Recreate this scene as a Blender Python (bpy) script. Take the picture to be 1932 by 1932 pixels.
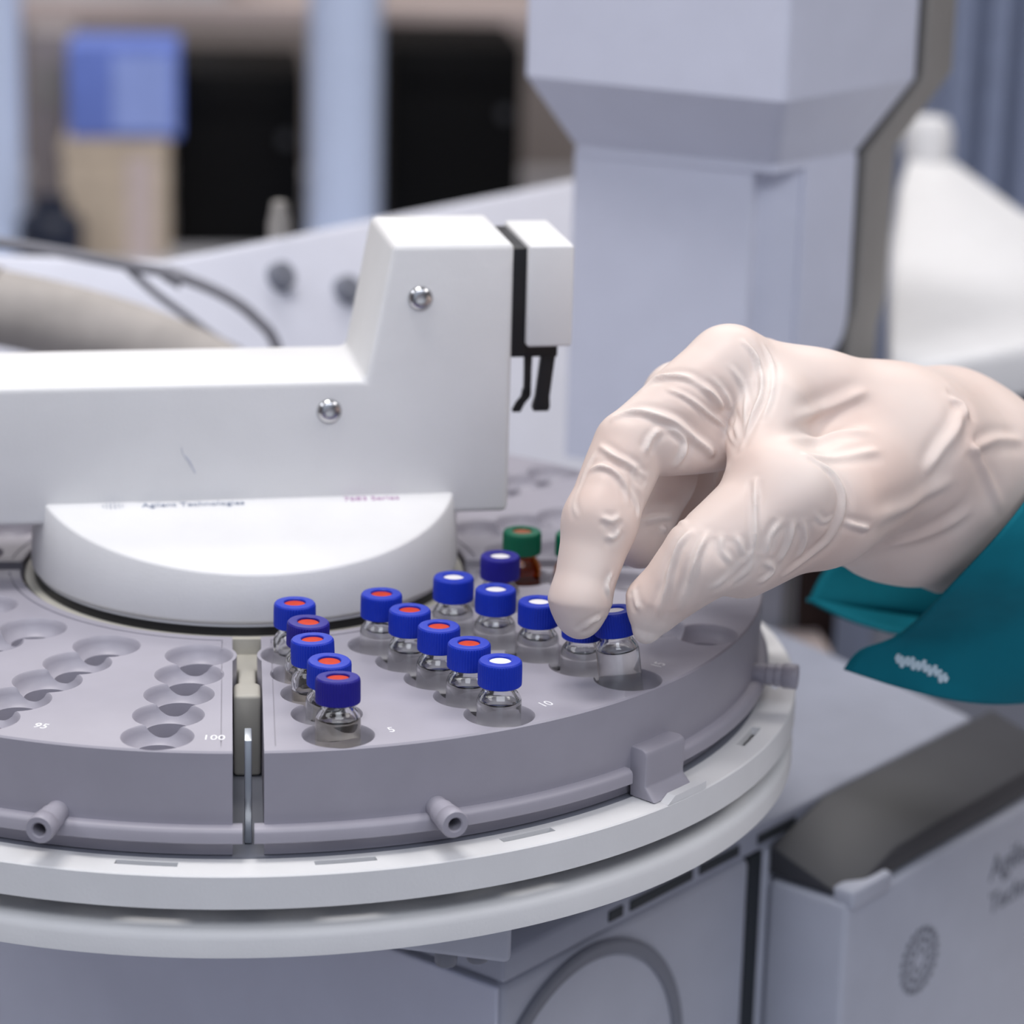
import bpy, bmesh, math, random
import numpy as np
from mathutils import Vector, Matrix

# ------------------------------------------------------------------ set-up
# All lengths below are millimetres with the turntable axis at x=y=0 and the
# rack tops at z=0; S and ZO bring them to metres with the floor at z=0.
S, ZO = 0.001, 1485.0
SC = bpy.context.scene
COL = SC.collection
for o in list(bpy.data.objects):
    bpy.data.objects.remove(o)
rnd = random.Random(7)


def W(p):
    return Vector((p[0] * S, p[1] * S, (p[2] + ZO) * S))


# camera
cam_d = bpy.data.cameras.new('camera')
cam = bpy.data.objects.new('camera', cam_d)
COL.objects.link(cam)
SC.camera = cam
cam_r = Vector((0.99542861, -0.0922025, 0.02491151))
cam_u = Vector((0.002236, 0.28325645, 0.9590416))
cam_f = Vector((0.09548238, 0.95460174, -0.28216774))
m = Matrix((cam_r, cam_u, -cam_f)).transposed().to_4x4()
m.translation = W((-3.517, -846.487, 266.776))
cam.matrix_world = m
m_cam = m.copy()
cam_d.sensor_fit = 'HORIZONTAL'
cam_d.sensor_width = 36.0
cam_d.lens = 5471.208 / 1932 * 36.0
cam_d.clip_start = 0.05
cam_d.clip_end = 30
cam_d.dof.use_dof = True
cam_d.dof.focus_distance = 0.768
cam_d.dof.aperture_fstop = 10.0

# world: soft even light of the rest of the laboratory
world = bpy.data.worlds.new('world')
SC.world = world
world.use_nodes = True
bg = world.node_tree.nodes['Background']
bg.inputs['Color'].default_value = (0.76, 0.83, 1.0, 1)
bg.inputs['Strength'].default_value = 0.85


def area(name, loc, rot, sx, sy, power, col):
    d = bpy.data.lights.new(name, 'AREA')
    d.shape = 'RECTANGLE'
    d.size, d.size_y = sx, sy
    d.energy = power
    d.color = col
    o = bpy.data.objects.new(name, d)
    COL.objects.link(o)
    o.location = W(loc)
    o.rotation_euler = rot
    return o


area('ceiling_or_fill_lamp', (-150, -80, 1250), (0, 0, 0), 0.5, 0.28, 12.5, (1.0, 0.97, 0.95))
area('ceiling_or_fill_lamp', (150, -1350, 1250), (0, 0, 0), 1.2, 0.6, 19.0, (0.88, 0.92, 1.0))  # unseen front fill, added to brighten the upright faces
area('ceiling_or_fill_lamp', (-1350, -500, 1250), (0, 0, 0), 0.6, 1.2, 15.0, (0.93, 0.95, 1.0))  # unseen fill added at left to lift the cabinet's left face
area('ceiling_or_fill_lamp', (1250, -350, 1250), (0, 0, 0), 0.6, 1.2, 15.0, (1.0, 0.975, 0.97))  # unseen fill added to lighten the tower's right faces
area('ceiling_or_fill_lamp', (350, 1000, 1250), (0, 0, 0), 1.2, 0.45, 18.0, (1.0, 0.965, 0.93))
area('ceiling_or_fill_lamp', (-500, 2050, 1250), (0, 0, 0), 1.2, 0.45, 16.0, (1.0, 0.965, 0.93))

SC.view_settings.view_transform = 'Standard'
SC.view_settings.look = 'None'
SC.view_settings.gamma = 1.0
SC.view_settings.use_curve_mapping = False
SC.view_settings.exposure = -0.45


# ------------------------------------------------------------------ materials
def lin(r, g, b):
    f = lambda c: (c / 255 / 12.92) if c <= 10 else ((c / 255 + 0.055) / 1.055) ** 2.4
    return (f(r), f(g), f(b), 1)


def mat(name, col, rough=0.5, metal=0.0, bump=0.0, scale=400.0, var=0.0, sss=0.0, trans=0.0, ior=1.45,
        col2=None, vscale=60.0, spec=0.5, emit=None):
    mt = bpy.data.materials.new(name)
    mt.use_nodes = True
    nt = mt.node_tree
    b = nt.nodes['Principled BSDF']
    b.inputs['Base Color'].default_value = col
    b.inputs['Roughness'].default_value = rough
    b.inputs['Metallic'].default_value = metal
    b.inputs['IOR'].default_value = ior
    b.inputs['Transmission Weight'].default_value = trans
    b.inputs['Specular IOR Level'].default_value = spec
    if sss:
        b.inputs['Subsurface Weight'].default_value = sss
        b.inputs['Subsurface Radius'].default_value = (1.0, 0.6, 0.45)
        b.inputs['Subsurface Scale'].default_value = 0.003
    if emit:
        b.inputs['Emission Color'].default_value = col
        b.inputs['Emission Strength'].default_value = emit
    tc = nt.nodes.new('ShaderNodeTexCoord')
    if bump:
        n = nt.nodes.new('ShaderNodeTexNoise')
        n.inputs['Scale'].default_value = scale
        n.inputs['Detail'].default_value = 3
        nt.links.new(tc.outputs['Object'], n.inputs['Vector'])
        bp = nt.nodes.new('ShaderNodeBump')
        bp.inputs['Strength'].default_value = bump
        bp.inputs['Distance'].default_value = 0.00010
        nt.links.new(n.outputs['Fac'], bp.inputs['Height'])
        nt.links.new(bp.outputs['Normal'], b.inputs['Normal'])
    if var or col2:
        n = nt.nodes.new('ShaderNodeTexNoise')
        n.inputs['Scale'].default_value = vscale
        n.inputs['Detail'].default_value = 4
        nt.links.new(tc.outputs['Object'], n.inputs['Vector'])
        rp = nt.nodes.new('ShaderNodeValToRGB')
        c2 = col2 or tuple(c * (1 - var) for c in col[:3]) + (1,)
        rp.color_ramp.elements[0].position = 0.36
        rp.color_ramp.elements[0].color = c2
        rp.color_ramp.elements[1].position = 0.64
        rp.color_ramp.elements[1].color = col
        nt.links.new(n.outputs['Fac'], rp.inputs['Fac'])
        nt.links.new(rp.outputs['Color'], b.inputs['Base Color'])
    return mt


M = dict(
    grey=mat('grey_rack_plastic', (0.36, 0.345, 0.40, 1), 0.42, bump=0.12, scale=1600, var=0.05),
    white=mat('white_textured_paint', (0.74, 0.74, 0.75, 1), 0.5, bump=0.6, scale=900, var=0.03),
    smooth_white=mat('white_smooth_paint', (0.73, 0.73, 0.745, 1), 0.45, bump=0.1, scale=900, var=0.03),
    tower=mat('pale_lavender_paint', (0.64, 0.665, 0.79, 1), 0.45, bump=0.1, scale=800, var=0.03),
    cabinet=mat('pale_cabinet_paint', (0.47, 0.49, 0.57, 1), 0.5, bump=0.1, scale=500, var=0.04),
    slab=mat('shaded_top_paint', (0.37, 0.39, 0.47, 1), 0.5, bump=0.1, scale=500, var=0.05),  # cabinet paint darkened to carry shade from the person's body
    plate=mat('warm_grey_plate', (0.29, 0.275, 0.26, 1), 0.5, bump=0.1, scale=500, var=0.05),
    beige=mat('beige_hub_metal', (0.52, 0.50, 0.44, 1), 0.45, bump=0.15, scale=900, var=0.06),
    metal=mat('bright_steel', (0.62, 0.66, 0.70, 1), 0.3, metal=1.0, bump=0.05, scale=900),
    chrome=mat('chrome', (0.55, 0.55, 0.56, 1), 0.18, metal=1.0),
    black=mat('black_plastic', (0.010, 0.010, 0.012, 1), 0.4, bump=0.1, scale=900),
    pitch=mat('matt_black_case', (0.0025, 0.0025, 0.003, 1), 0.6, spec=0.15),
    cool=mat('cool_white_paint', (0.69, 0.705, 0.80, 1), 0.45, var=0.03),
    dark=mat('painted_recess_shade', (0.03, 0.035, 0.042, 1), 0.6),  # near-black colour standing for shade inside the slots and gap
    charcoal=mat('charcoal_plastic', (0.055, 0.056, 0.064, 1), 0.45, bump=0.1, scale=500, var=0.06),
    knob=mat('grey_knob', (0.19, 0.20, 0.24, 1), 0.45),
    ink=mat('white_print', (0.85, 0.85, 0.87, 1), 0.5),
    ink_grey=mat('grey_blue_print', (0.22, 0.26, 0.36, 1), 0.5),
    ink_purple=mat('purple_print', (0.33, 0.11, 0.32, 1), 0.5),
    blue=mat('royal_blue_cap', (0.008, 0.034, 0.46, 1), 0.42, spec=0.35, var=0.05, vscale=200),
    navyblue=mat('indigo_cap', (0.016, 0.013, 0.25, 1), 0.42, spec=0.35, var=0.05, vscale=200),
    green=mat('green_cap', (0.003, 0.11, 0.058, 1), 0.42, spec=0.35, var=0.05, vscale=200),
    red=mat('red_orange_septum', (0.56, 0.040, 0.008, 1), 0.55, spec=0.25, bump=0.2, scale=1500, var=0.15, vscale=500),
    brown=mat('rust_septum', (0.30, 0.075, 0.025, 1), 0.5, var=0.2, vscale=500),
    pale=mat('white_septum', (0.88, 0.86, 0.87, 1), 0.45, var=0.03),
    glass=mat('clear_glass', (0.97, 0.98, 0.98, 1), 0.0, trans=1.0, ior=1.5),
    amber=mat('amber_glass', (0.50, 0.14, 0.012, 1), 0.02, trans=1.0, ior=1.5),
    liquid=mat('clear_liquid', (0.97, 0.97, 0.97, 1), 0.0, trans=1.0, ior=1.34),
    tinted=mat('faintly_yellow_liquid', (0.93, 0.88, 0.80, 1), 0.0, trans=1.0, ior=1.34),
    glove=mat('milky_latex', (0.77, 0.665, 0.62, 1), 0.48, bump=0.2, scale=160, sss=0.08, spec=0.4,
              col2=(0.71, 0.57, 0.515, 1), vscale=18),
    skin=mat('skin', (0.62, 0.36, 0.27, 1), 0.5, sss=0.2, var=0.1),
    teal=mat('teal_cotton', (0.004, 0.165, 0.225, 1), 0.85, spec=0.2, bump=0.6, scale=2200, var=0.18, vscale=40),
    thread=mat('pale_thread', (0.50, 0.62, 0.70, 1), 0.7),
    pole=mat('pale_blue_paint', (0.62, 0.72, 0.95, 1), 0.4, var=0.03),
    wall=mat('warm_grey_wall', (0.33, 0.29, 0.28, 1), 0.8, var=0.08, vscale=3),
    floor=mat('grey_floor', (0.35, 0.35, 0.37, 1), 0.5, var=0.1, vscale=5),
    ceil=mat('white_ceiling', (0.8, 0.8, 0.8, 1), 0.8, var=0.03, vscale=3),
    bench=mat('pale_bench_laminate', (0.56, 0.56, 0.60, 1), 0.45, var=0.05, vscale=20),
    hose=mat('beige_insulation', (0.40, 0.37, 0.35, 1), 0.7, bump=0.5, scale=120, var=0.15),
    cable=mat('grey_cable', (0.20, 0.20, 0.23, 1), 0.45, var=0.1),
    bluebox=mat('blue_card', (0.16, 0.24, 0.68, 1), 0.6, var=0.1),
    lightblue=mat('pale_blue_card', (0.32, 0.42, 0.85, 1), 0.6, var=0.1),
    card=mat('kraft_card', (0.60, 0.50, 0.39, 1), 0.7, var=0.15),
    taupe=mat('taupe_card', (0.30, 0.27, 0.28, 1), 0.7, var=0.1),
    navy=mat('navy_plastic', (0.012, 0.018, 0.040, 1), 0.4, var=0.1),
    darkwood=mat('dark_brown_board', (0.035, 0.016, 0.012, 1), 0.5, var=0.3),
    slat=mat('blue_grey_slat', (0.22, 0.26, 0.38, 1), 0.4, var=0.1),
    pink=mat('pinkish_board', (0.62, 0.52, 0.50, 1), 0.6, var=0.05),
)


# ------------------------------------------------------------------ helpers
nt_ = M['glove'].node_tree
for n_ in nt_.nodes:
    if n_.type == 'TEX_NOISE' and n_.inputs['Scale'].default_value == 160:
        n_.noise_type = 'RIDGED_MULTIFRACTAL'
        n_.inputs['Scale'].default_value = 42
        n_.inputs['Distortion'].default_value = 0.6
    if n_.type == 'VALTORGB':
        ramp_ = n_
    if n_.type == 'BUMP':
        n_.inputs['Distance'].default_value = 0.0005
        n_.inputs['Strength'].default_value = 0.35
ramp_.color_ramp.elements[0].color = (0.66, 0.505, 0.445, 1)
ramp_.color_ramp.elements[1].color = (0.74, 0.615, 0.56, 1)
at_ = nt_.nodes.new('ShaderNodeAttribute')
at_.attribute_name = 'slack'
mx_ = nt_.nodes.new('ShaderNodeMix')
mx_.data_type = 'RGBA'
nt_.links.new(at_.outputs['Fac'], mx_.inputs['Factor'])
nt_.links.new(ramp_.outputs['Color'], mx_.inputs['A'])
mx_.inputs['B'].default_value = (0.82, 0.745, 0.70, 1)
nt_.links.new(mx_.outputs['Result'], nt_.nodes['Principled BSDF'].inputs['Base Color'])


def tag(o, label=None, cat=None, group=None, kind=None):
    for k, v in (('label', label), ('category', cat), ('group', group), ('kind', kind)):
        if v:
            o[k] = v
    return o


def empty(name, loc=(0, 0, 0), label=None, cat=None, group=None, rot=(0, 0, 0)):
    o = bpy.data.objects.new(name, None)
    COL.objects.link(o)
    o.empty_display_size = 0.01
    o.location = W(loc)
    o.rotation_euler = rot
    o['mm'] = list(loc)
    return tag(o, label, cat, group)


def base_of(o):
    while o is not None:
        if 'mm' in o:
            return Vector(o['mm'])
        o = o.parent
    return Vector((0, 0, 0))


def mesh_from(name, V, F, smooth=30):
    me = bpy.data.meshes.new(name)
    me.from_pydata([(v[0] * S, v[1] * S, v[2] * S) for v in V], [], F)
    me.update()
    if smooth:
        me.polygons.foreach_set('use_smooth', [True] * len(me.polygons))
        me.set_sharp_from_angle(angle=math.radians(smooth))
    return me


def obj(name, V, F, material, parent=None, smooth=30, local=False, bev=0.0, label=None, fix=True):
    """V in mm, world coordinates unless local; one mesh object."""
    bm = bmesh.new()
    off = Vector((0, 0, 0)) if local or parent is None else base_of(parent)
    vs = [bm.verts.new((Vector(v) - off) * S) for v in V]
    for f in F:
        try:
            bm.faces.new([vs[i] for i in f])
        except ValueError:
            pass
    if fix:
        bmesh.ops.recalc_face_normals(bm, faces=bm.faces)
    if bev:
        ed = [e for e in bm.edges if len(e.link_faces) == 2 and e.calc_face_angle(0) > math.radians(35)]
        bmesh.ops.bevel(bm, geom=ed, offset=bev * S, segments=3, profile=0.5, affect='EDGES')
    me = bpy.data.meshes.new(name)
    bm.to_mesh(me)
    bm.free()
    if smooth:
        me.polygons.foreach_set('use_smooth', [True] * len(me.polygons))
        me.set_sharp_from_angle(angle=math.radians(smooth))
    me.materials.append(material)
    o = bpy.data.objects.new(name, me)
    COL.objects.link(o)
    if parent is not None:
        o.parent = parent
    else:
        o.location = (0, 0, ZO * S)
    if label:
        o['label'] = label
    return o


def box(x0, x1, y0, y1, z0, z1):
    V = [(x, y, z) for z in (z0, z1) for (x, y) in ((x0, y0), (x1, y0), (x1, y1), (x0, y1))]
    F = [(0, 3, 2, 1), (4, 5, 6, 7), (0, 1, 5, 4), (1, 2, 6, 5), (2, 3, 7, 6), (3, 0, 4, 7)]
    return V, F


def frame_box(o, e1, e2, a0, a1, b0, b1, z0, z1):
    """box spanned by horizontal unit axes e1, e2 from origin o"""
    V, F = box(a0, a1, b0, b1, z0, z1)
    o = Vector(o)
    return [o + e1 * v[0] + e2 * v[1] + Vector((0, 0, v[2])) for v in V], F


def prism(poly, z0, z1):
    n = len(poly)
    V = [(p[0], p[1], z0) for p in poly] + [(p[0], p[1], z1) for p in poly]
    F = [tuple(range(n - 1, -1, -1)), tuple(range(n, 2 * n))]
    F += [(i, (i + 1) % n, n + (i + 1) % n, n + i) for i in range(n)]
    return V, F


def loft(loops, cap=True, closed=True):
    n = len(loops[0])
    V = [p for l in loops for p in l]
    F = []
    for k in range(len(loops) - 1):
        for i in range(n if closed else n - 1):
            j = (i + 1) % n
            F.append((k * n + i, k * n + j, (k + 1) * n + j, (k + 1) * n + i))
    if cap:
        F.append(tuple(range(n - 1, -1, -1)))
        F.append(tuple(range((len(loops) - 1) * n, len(loops) * n)))
    return V, F


def lathe(prof, n=48, centre=(0, 0, 0), closed=False, rmod=None):
    """prof: list of (r,z); r=0 ends become poles"""
    V, F, rings = [], [], []
    cx, cy, cz = centre
    for k, (r, z) in enumerate(prof):
        if r < 1e-6:
            rings.append([len(V)])
            V.append((cx, cy, cz + z))
        else:
            ring = []
            for i in range(n):
                a = 2 * math.pi * i / n
                rr = r if rmod is None else rmod(k, i, r)
                ring.append(len(V))
                V.append((cx + rr * math.cos(a), cy + rr * math.sin(a), cz + z))
            rings.append(ring)
    seq = list(zip(rings[:-1], rings[1:]))
    if closed:
        seq.append((rings[-1], rings[0]))
    for a, b in seq:
        if len(a) == 1 and len(b) == 1:
            continue
        for i in range(n):
            j = (i + 1) % n
            if len(a) == 1:
                F.append((a[0], b[j], b[i]))
            elif len(b) == 1:
                F.append((a[i], a[j], b[0]))
            else:
                F.append((a[i], a[j], b[j], b[i]))
    return V, F


def orient(V, origin, axis):
    """map local +z to axis, at origin"""
    q = Vector((0, 0, 1)).rotation_difference(Vector(axis).normalized())
    o = Vector(origin)
    return [o + q @ Vector(v) for v in V]


def tube(pts, r, n=12, cap=True):
    pts = [Vector(p) for p in pts]
    rr = r if isinstance(r, (list, tuple)) else [r] * len(pts)
    loops = []
    up = Vector((0, 0, 1))
    for i, p in enumerate(pts):
        t = (pts[min(i + 1, len(pts) - 1)] - pts[max(i - 1, 0)]).normalized()
        a = t.cross(up)
        if a.length < 1e-3:
            a = t.cross(Vector((1, 0, 0)))
        a.normalize()
        b = a.cross(t)
        loops.append([p + (a * math.cos(2 * math.pi * k / n) + b * math.sin(2 * math.pi * k / n)) * rr[i] for k in range(n)])
    return loft(loops, cap)


def spline(pts, sub=6):
    P = [Vector(p) for p in pts]
    out = []
    for i in range(len(P) - 1):
        p0, p1, p2, p3 = P[max(i - 1, 0)], P[i], P[i + 1], P[min(i + 2, len(P) - 1)]
        for k in range(sub):
            t = k / sub
            out.append(0.5 * ((2 * p1) + (p2 - p0) * t + (2 * p0 - 5 * p1 + 4 * p2 - p3) * t * t + (3 * p1 - p0 - 3 * p2 + p3) * t ** 3))
    out.append(P[-1])
    return out


def revolve(prof, a0, a1, n, off=0.0):
    """closed profile (R,z) swept from angle a0 to a1 (deg); ends are planes at distance off from the radial plane"""
    loops = []
    for k in range(n + 1):
        t = k / n
        loop = []
        for R, z in prof:
            d = math.asin(off / R) if off else 0.0
            s, e = math.radians(a0) + d, math.radians(a1) - d
            a = s + (e - s) * t
            loop.append((R * math.cos(a), R * math.sin(a), z))
        loops.append(loop)
    return loft(loops, cap=abs(a1 - a0) < 359.9)


def join(*parts):
    V, F = [], []
    for v, f in parts:
        k = len(V)
        V += list(v)
        F += [tuple(i + k for i in g) for g in f]
    return V, F


def text_mesh(s, size, depth, mapf):
    """text as geometry; mapf maps local (x,y,z) mm to world mm"""
    cu = bpy.data.curves.new('text', 'FONT')
    cu.body = s
    cu.size = size
    cu.extrude = depth
    cu.align_x = 'CENTER'
    cu.resolution_u = 4
    t = bpy.data.objects.new('text', cu)
    COL.objects.link(t)
    dg = bpy.context.evaluated_depsgraph_get()
    me = bpy.data.meshes.new_from_object(t.evaluated_get(dg))
    V = [mapf(v.co) for v in me.vertices]
    F = [tuple(p.vertices) for p in me.polygons]
    bpy.data.objects.remove(t)
    bpy.data.curves.remove(cu)
    bpy.data.meshes.remove(me)
    return V, F


def copy_tree(o, parent=None):
    c = o.copy()
    COL.objects.link(c)
    if parent is not None:
        c.parent = parent
    for ch in list(o.children):
        copy_tree(ch, c)
    return c


def pol(R, deg, z=0.0):
    a = math.radians(deg)
    return Vector((R * math.cos(a), R * math.sin(a), z))


# ------------------------------------------------------------------ room
def setting(name, V, F, material, **k):
    return tag(obj(name, V, F, material, None, **k), kind='structure')


setting('floor', *box(-2400, 2400, -9000, 3000, -1545, -1485), M['floor'])
setting('ceiling', *box(-2400, 2400, -1500, 3000, 1320, 1380), M['ceil'])
setting('wall_back', *box(-2400, 2400, 2900, 2960, -1485, 1320), M['wall'])
setting('wall_left', *box(-2460, -2400, -9000, 3000, -1485, 1320), M['wall'])
setting('wall_right', *box(2400, 2460, -9000, 3000, -1485, 1320), M['wall'])

# ------------------------------------------------------------------ benches
tb = empty('laboratory_bench', (200, 300, -1485), 'pale laminate laboratory bench under the white instruments', 'bench')
obj('bench_top', *box(-900, 1500, -720, 1150, -625, -585), M['bench'], tb, bev=4)  # unseen front part extended to bounce light onto the lower upright faces
for x in (-820, 1420):
    for y in (-650, 1080):
        obj('leg', *box(x - 30, x + 30, y - 30, y + 30, -1485, -625), M['metal'], tb, bev=3)
bb = empty('storage_cabinet', (0, 1900, -1485), 'low storage cabinet along the back wall, carrying boxes and computers', 'cabinet')
obj('cabinet_body', *box(-900, 1100, 1640, 2300, -1485, -300), M['bench'], bb, bev=3)
obj('cabinet_top', *box(-910, 1110, 1620, 2310, -300, -270), M['bench'], bb, bev=4)
for k in range(4):
    x = -880 + k * 490
    d = obj('door', *box(x, x + 480, 1628, 1642, -1440, -320), M['cabinet'], bb, bev=2)
    obj('handle', *tube([(x + 440, 1610, -700), (x + 440, 1610, -560)], 6), M['metal'], d)

# axes of the chromatograph: e1 runs along its front, e2 into its depth
A1 = math.radians(46)
e1 = Vector((math.cos(A1), math.sin(A1), 0))
e2 = Vector((-math.sin(A1), math.cos(A1), 0))
F0 = Vector((110, -39, 0))


def G(t, n, z):
    """t along the front plane, n outwards from it"""
    return F0 + e1 * t - e2 * n + Vector((0, 0, z))


# ------------------------------------------------------------------ chromatograph body
gc = empty('gas_chromatograph', G(80, -160, -585), 'big pale grey instrument body under the round vial tray', 'instrument')
# body: left front panel, recessed gap, oven door standing proud on the right
V, F = prism([G(-51, 0, 0), G(78, 0, 0), G(78, -14, 0), G(86, -14, 0), G(86, 0, 0), G(222, 0, 0), G(205, -258, 0), G(-51, -258, 0)], -585, -106)
obj('body', V, F, M['cabinet'], gc, bev=3.0)
V, F = prism([G(-51, 0.0, 0), G(219, 0.0, 0), (208, 219, 0), (165, 262, 0), G(-51, -258, 0)], -105.5, -96)
obj('top_slab', V, F, M['slab'], gc, bev=1.6)
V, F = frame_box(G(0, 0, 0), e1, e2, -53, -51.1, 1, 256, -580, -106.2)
obj('brightened_side_panel', V, F, M['tower'], gc, bev=0.8)  # added paler panel, lightening a face the tray keeps in shade
# slotted strip under the top edge
for t0, t1 in ((0, 7), (11, 44), (48, 70), (81, 103)):
    V, F = frame_box(G(0, 0, 0), e1, e2, t0, t1, -0.6, 0.2, -102.6, -99.2)
    obj('vent_slot', V, F, M['dark'], gc)  # dark boxes imitating shaded openings; no slots are cut
obj('gap_shade_fill', *frame_box(G(0, 0, 0), e1, e2, 78.2, 85.8, 0.8, 13.9, -584, -106.5), M['dark'], gc)  # dark filler painting the shade within the panel gap
# round embossed ring on the left front panel
V, F = lathe([(46, 0), (51, 0), (51, 1.6), (50, 2.2), (47, 2.2), (46, 1.6)], 72, closed=True)
ring_c = G(-10, 0, -158)
obj('panel_ring', orient(V, ring_c, -e2), F, M['knob'], gc)
V, F = lathe([(0, 0), (46, 0), (46, 0.8), (0, 0.8)], 72)
obj('ring_disc', orient(V, ring_c, -e2), F, M['knob'], gc).data.materials[0] = M['cabinet']
# charcoal sloping piece between top and oven door
V = [G(120, 0.5, -96.5), G(232, 0.5, -96.5), G(232, 30, -105), G(120, 30, -107),
     G(88, 0.5, -105), G(232, 0.5, -114), G(232, 31, -114), G(88, 31, -115), G(88, 0.5, -115)]
F = [(0, 1, 2, 3), (1, 5, 6, 2), (3, 2, 6, 7), (0, 3, 7, 4), (4, 7, 8), (0, 4, 8, 5, 1), (8, 7, 6, 5)]
obj('control_bezel', V, F, M['charcoal'], gc, bev=1.0)
# oven door
dr = obj('oven_door', *frame_box(G(0, 0, 0), e1, e2, 87, 232, -32, -1, -580, -116.5), M['cabinet'], gc, bev=2.5)
obj('door_catch', *frame_box(G(0, 0, 0), e1, e2, 88, 112, -33.5, -25, -119, -112), M['cabinet'], dr, bev=1.5)


def on_door(x0, z0, rot=0.0):
    def f(c):
        return G(x0 + c.x, 32.05 + c.z, z0 + c.y)
    return f


V, F = text_mesh('Agilent', 13, 0.3, on_door(200, -139))
obj('door_lettering', V, F, M['knob'], dr)
V, F = text_mesh('Technologies', 11, 0.3, on_door(212, -152))
obj('door_lettering', V, F, M['knob'], dr)
# spark emblem: a disc of radiating dots
parts = []
for rr, nn, dd in ((4, 8, 0.9), (7.5, 14, 1.15), (11, 20, 1.3)):
    for k in range(nn):
        a = 2 * math.pi * (k + 0.5 * (rr > 5)) / nn
        v, f = lathe([(0, 0), (dd, 0), (dd, 0.4), (0, 0.4)], 10)
        parts.append((orient(v, G(136 + rr * math.cos(a), 32.02, -153 + rr * math.sin(a)), -e2), f))
obj('door_emblem', *join(*parts), M['knob'], dr)

# bracket that carries the tray on the chromatograph
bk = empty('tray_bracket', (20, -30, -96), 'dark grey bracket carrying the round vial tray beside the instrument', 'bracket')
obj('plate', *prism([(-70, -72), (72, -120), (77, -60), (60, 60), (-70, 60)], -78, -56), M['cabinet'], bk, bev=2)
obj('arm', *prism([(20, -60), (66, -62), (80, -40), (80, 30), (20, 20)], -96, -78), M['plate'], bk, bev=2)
for x, y in ((55, -109), (64, -107)):
    V, F = lathe([(0, -4.5), (2.8, -4.5), (3.2, -3.6), (3.2, 0), (0, 0)], 24, (x, y, -78))
    obj('thumb_screw', V, F, M['knob'], bk)

# ------------------------------------------------------------------ turntable base
tbz = empty('turntable', (0, 0, -56), 'white double ring base under the grey vial racks', 'turntable')
# upper ring: a thin top with a skirt, slots cut right through it
slot_c = [-99.2 + 18 * k for k in range(20)]
Vr, Fr = [], []
prof_in = [(157.9, -31.5), (157.9, -29.1), (160.6, -29.1), (160.6, -31.5)]
obj('well_floor', *revolve([(60, -31.5), (60, -29.2), (157.9, -29.2), (157.9, -31.5)], 0, 360, 180), M['knob'], tbz, smooth=40)
parts = [revolve(prof_in, 0, 360, 180)]
parts.append(revolve([(163.2, -31.5), (163.2, -29.1), (168.3, -29.1), (168.7, -29.5), (168.7, -38.2), (168.3, -38.5), (166.5, -38.5), (166.5, -31.5)], 0, 360, 240))
for k in range(20):
    a = slot_c[k] + 2.85
    parts.append(revolve([(160.6, -31.5), (160.6, -29.1), (163.2, -29.1), (163.2, -31.5)], a, a + 12.3, 12))
obj('upper_ring', *join(*parts), M['white'], tbz, smooth=40)
tabp = [(-47.6, 165.2, -29.2), (-41.9, 165.2, -29.2)]
loops = []
for a, h in ((-47.9, 0.05), (-46.9, 1.9), (-45, 2.0), (-43, 2.0), (-42.0, 2.0)):
    loops.append([pol(165.6, a, -29.2), pol(168.7, a, -29.2), pol(168.7, a, -29.1 + h), pol(165.9, a, -29.1 + h)])
obj('stop_tab', *loft(loops), M['white'], tbz)
obj('lower_ring', *revolve([(95, -52), (95, -44.6), (165.8, -44.6), (167.2, -45.0), (168.1, -45.9), (168.5, -47.2), (168.5, -51.8), (168.0, -52)], 0, 360, 240), M['white'], tbz, smooth=40)
V, F = lathe([(0, -56), (70, -56), (66.3, -30), (66.3, -1.2), (0, -1.2)], 128)
obj('hub', V, F, M['beige'], tbz, smooth=35)
for a in (-90, 0, 90, 180):
    c, s_ = math.cos(math.radians(a)), math.sin(math.radians(a))
    def q(x, y, z):
        return (x * c - y * s_, x * s_ + y * c, z)
    V, F = prism([(66, -3.7), (78, -3.7), (79, -2.4), (90, -2.4), (91, -3.7), (101, -3.7), (101, 3.7), (91, 3.7), (90, 2.4), (79, 2.4), (78, 3.7), (66, 3.7)], -29, -5.6)
    obj('spoke', [q(*v) for v in V], F, M['beige'], tbz, bev=1.0)
    V, F = box(139, 148, -0.95, 0.95, -29, -0.5)
    obj('divider_fin', [q(*v) for v in V], F, M['metal'], tbz, bev=0.2)
for k in range(8):
    a = 22.5 + 45 * k
    V, F = lathe([(4, -44.6), (4, -31.5), (0, -31.5)], 16, tuple(pol(130, a, 0)))
    obj('spacer_post', V, F, M['metal'], tbz)

# ------------------------------------------------------------------ vial racks (four quadrants)
ROWS = [9.0, 26.5, 44.5, 62.5, 81.0]
RANKS = [84.3 + 15.88 * k for k in range(5)]


def bool_mod(o, cutter, op):
    md = o.modifiers.new('b', 'BOOLEAN')
    md.operation = op
    md.object = cutter
    md.solver = 'MANIFOLD'


def tmp_obj(V, F):
    return obj('tmp', V, F, M['grey'], None, smooth=0)


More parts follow.
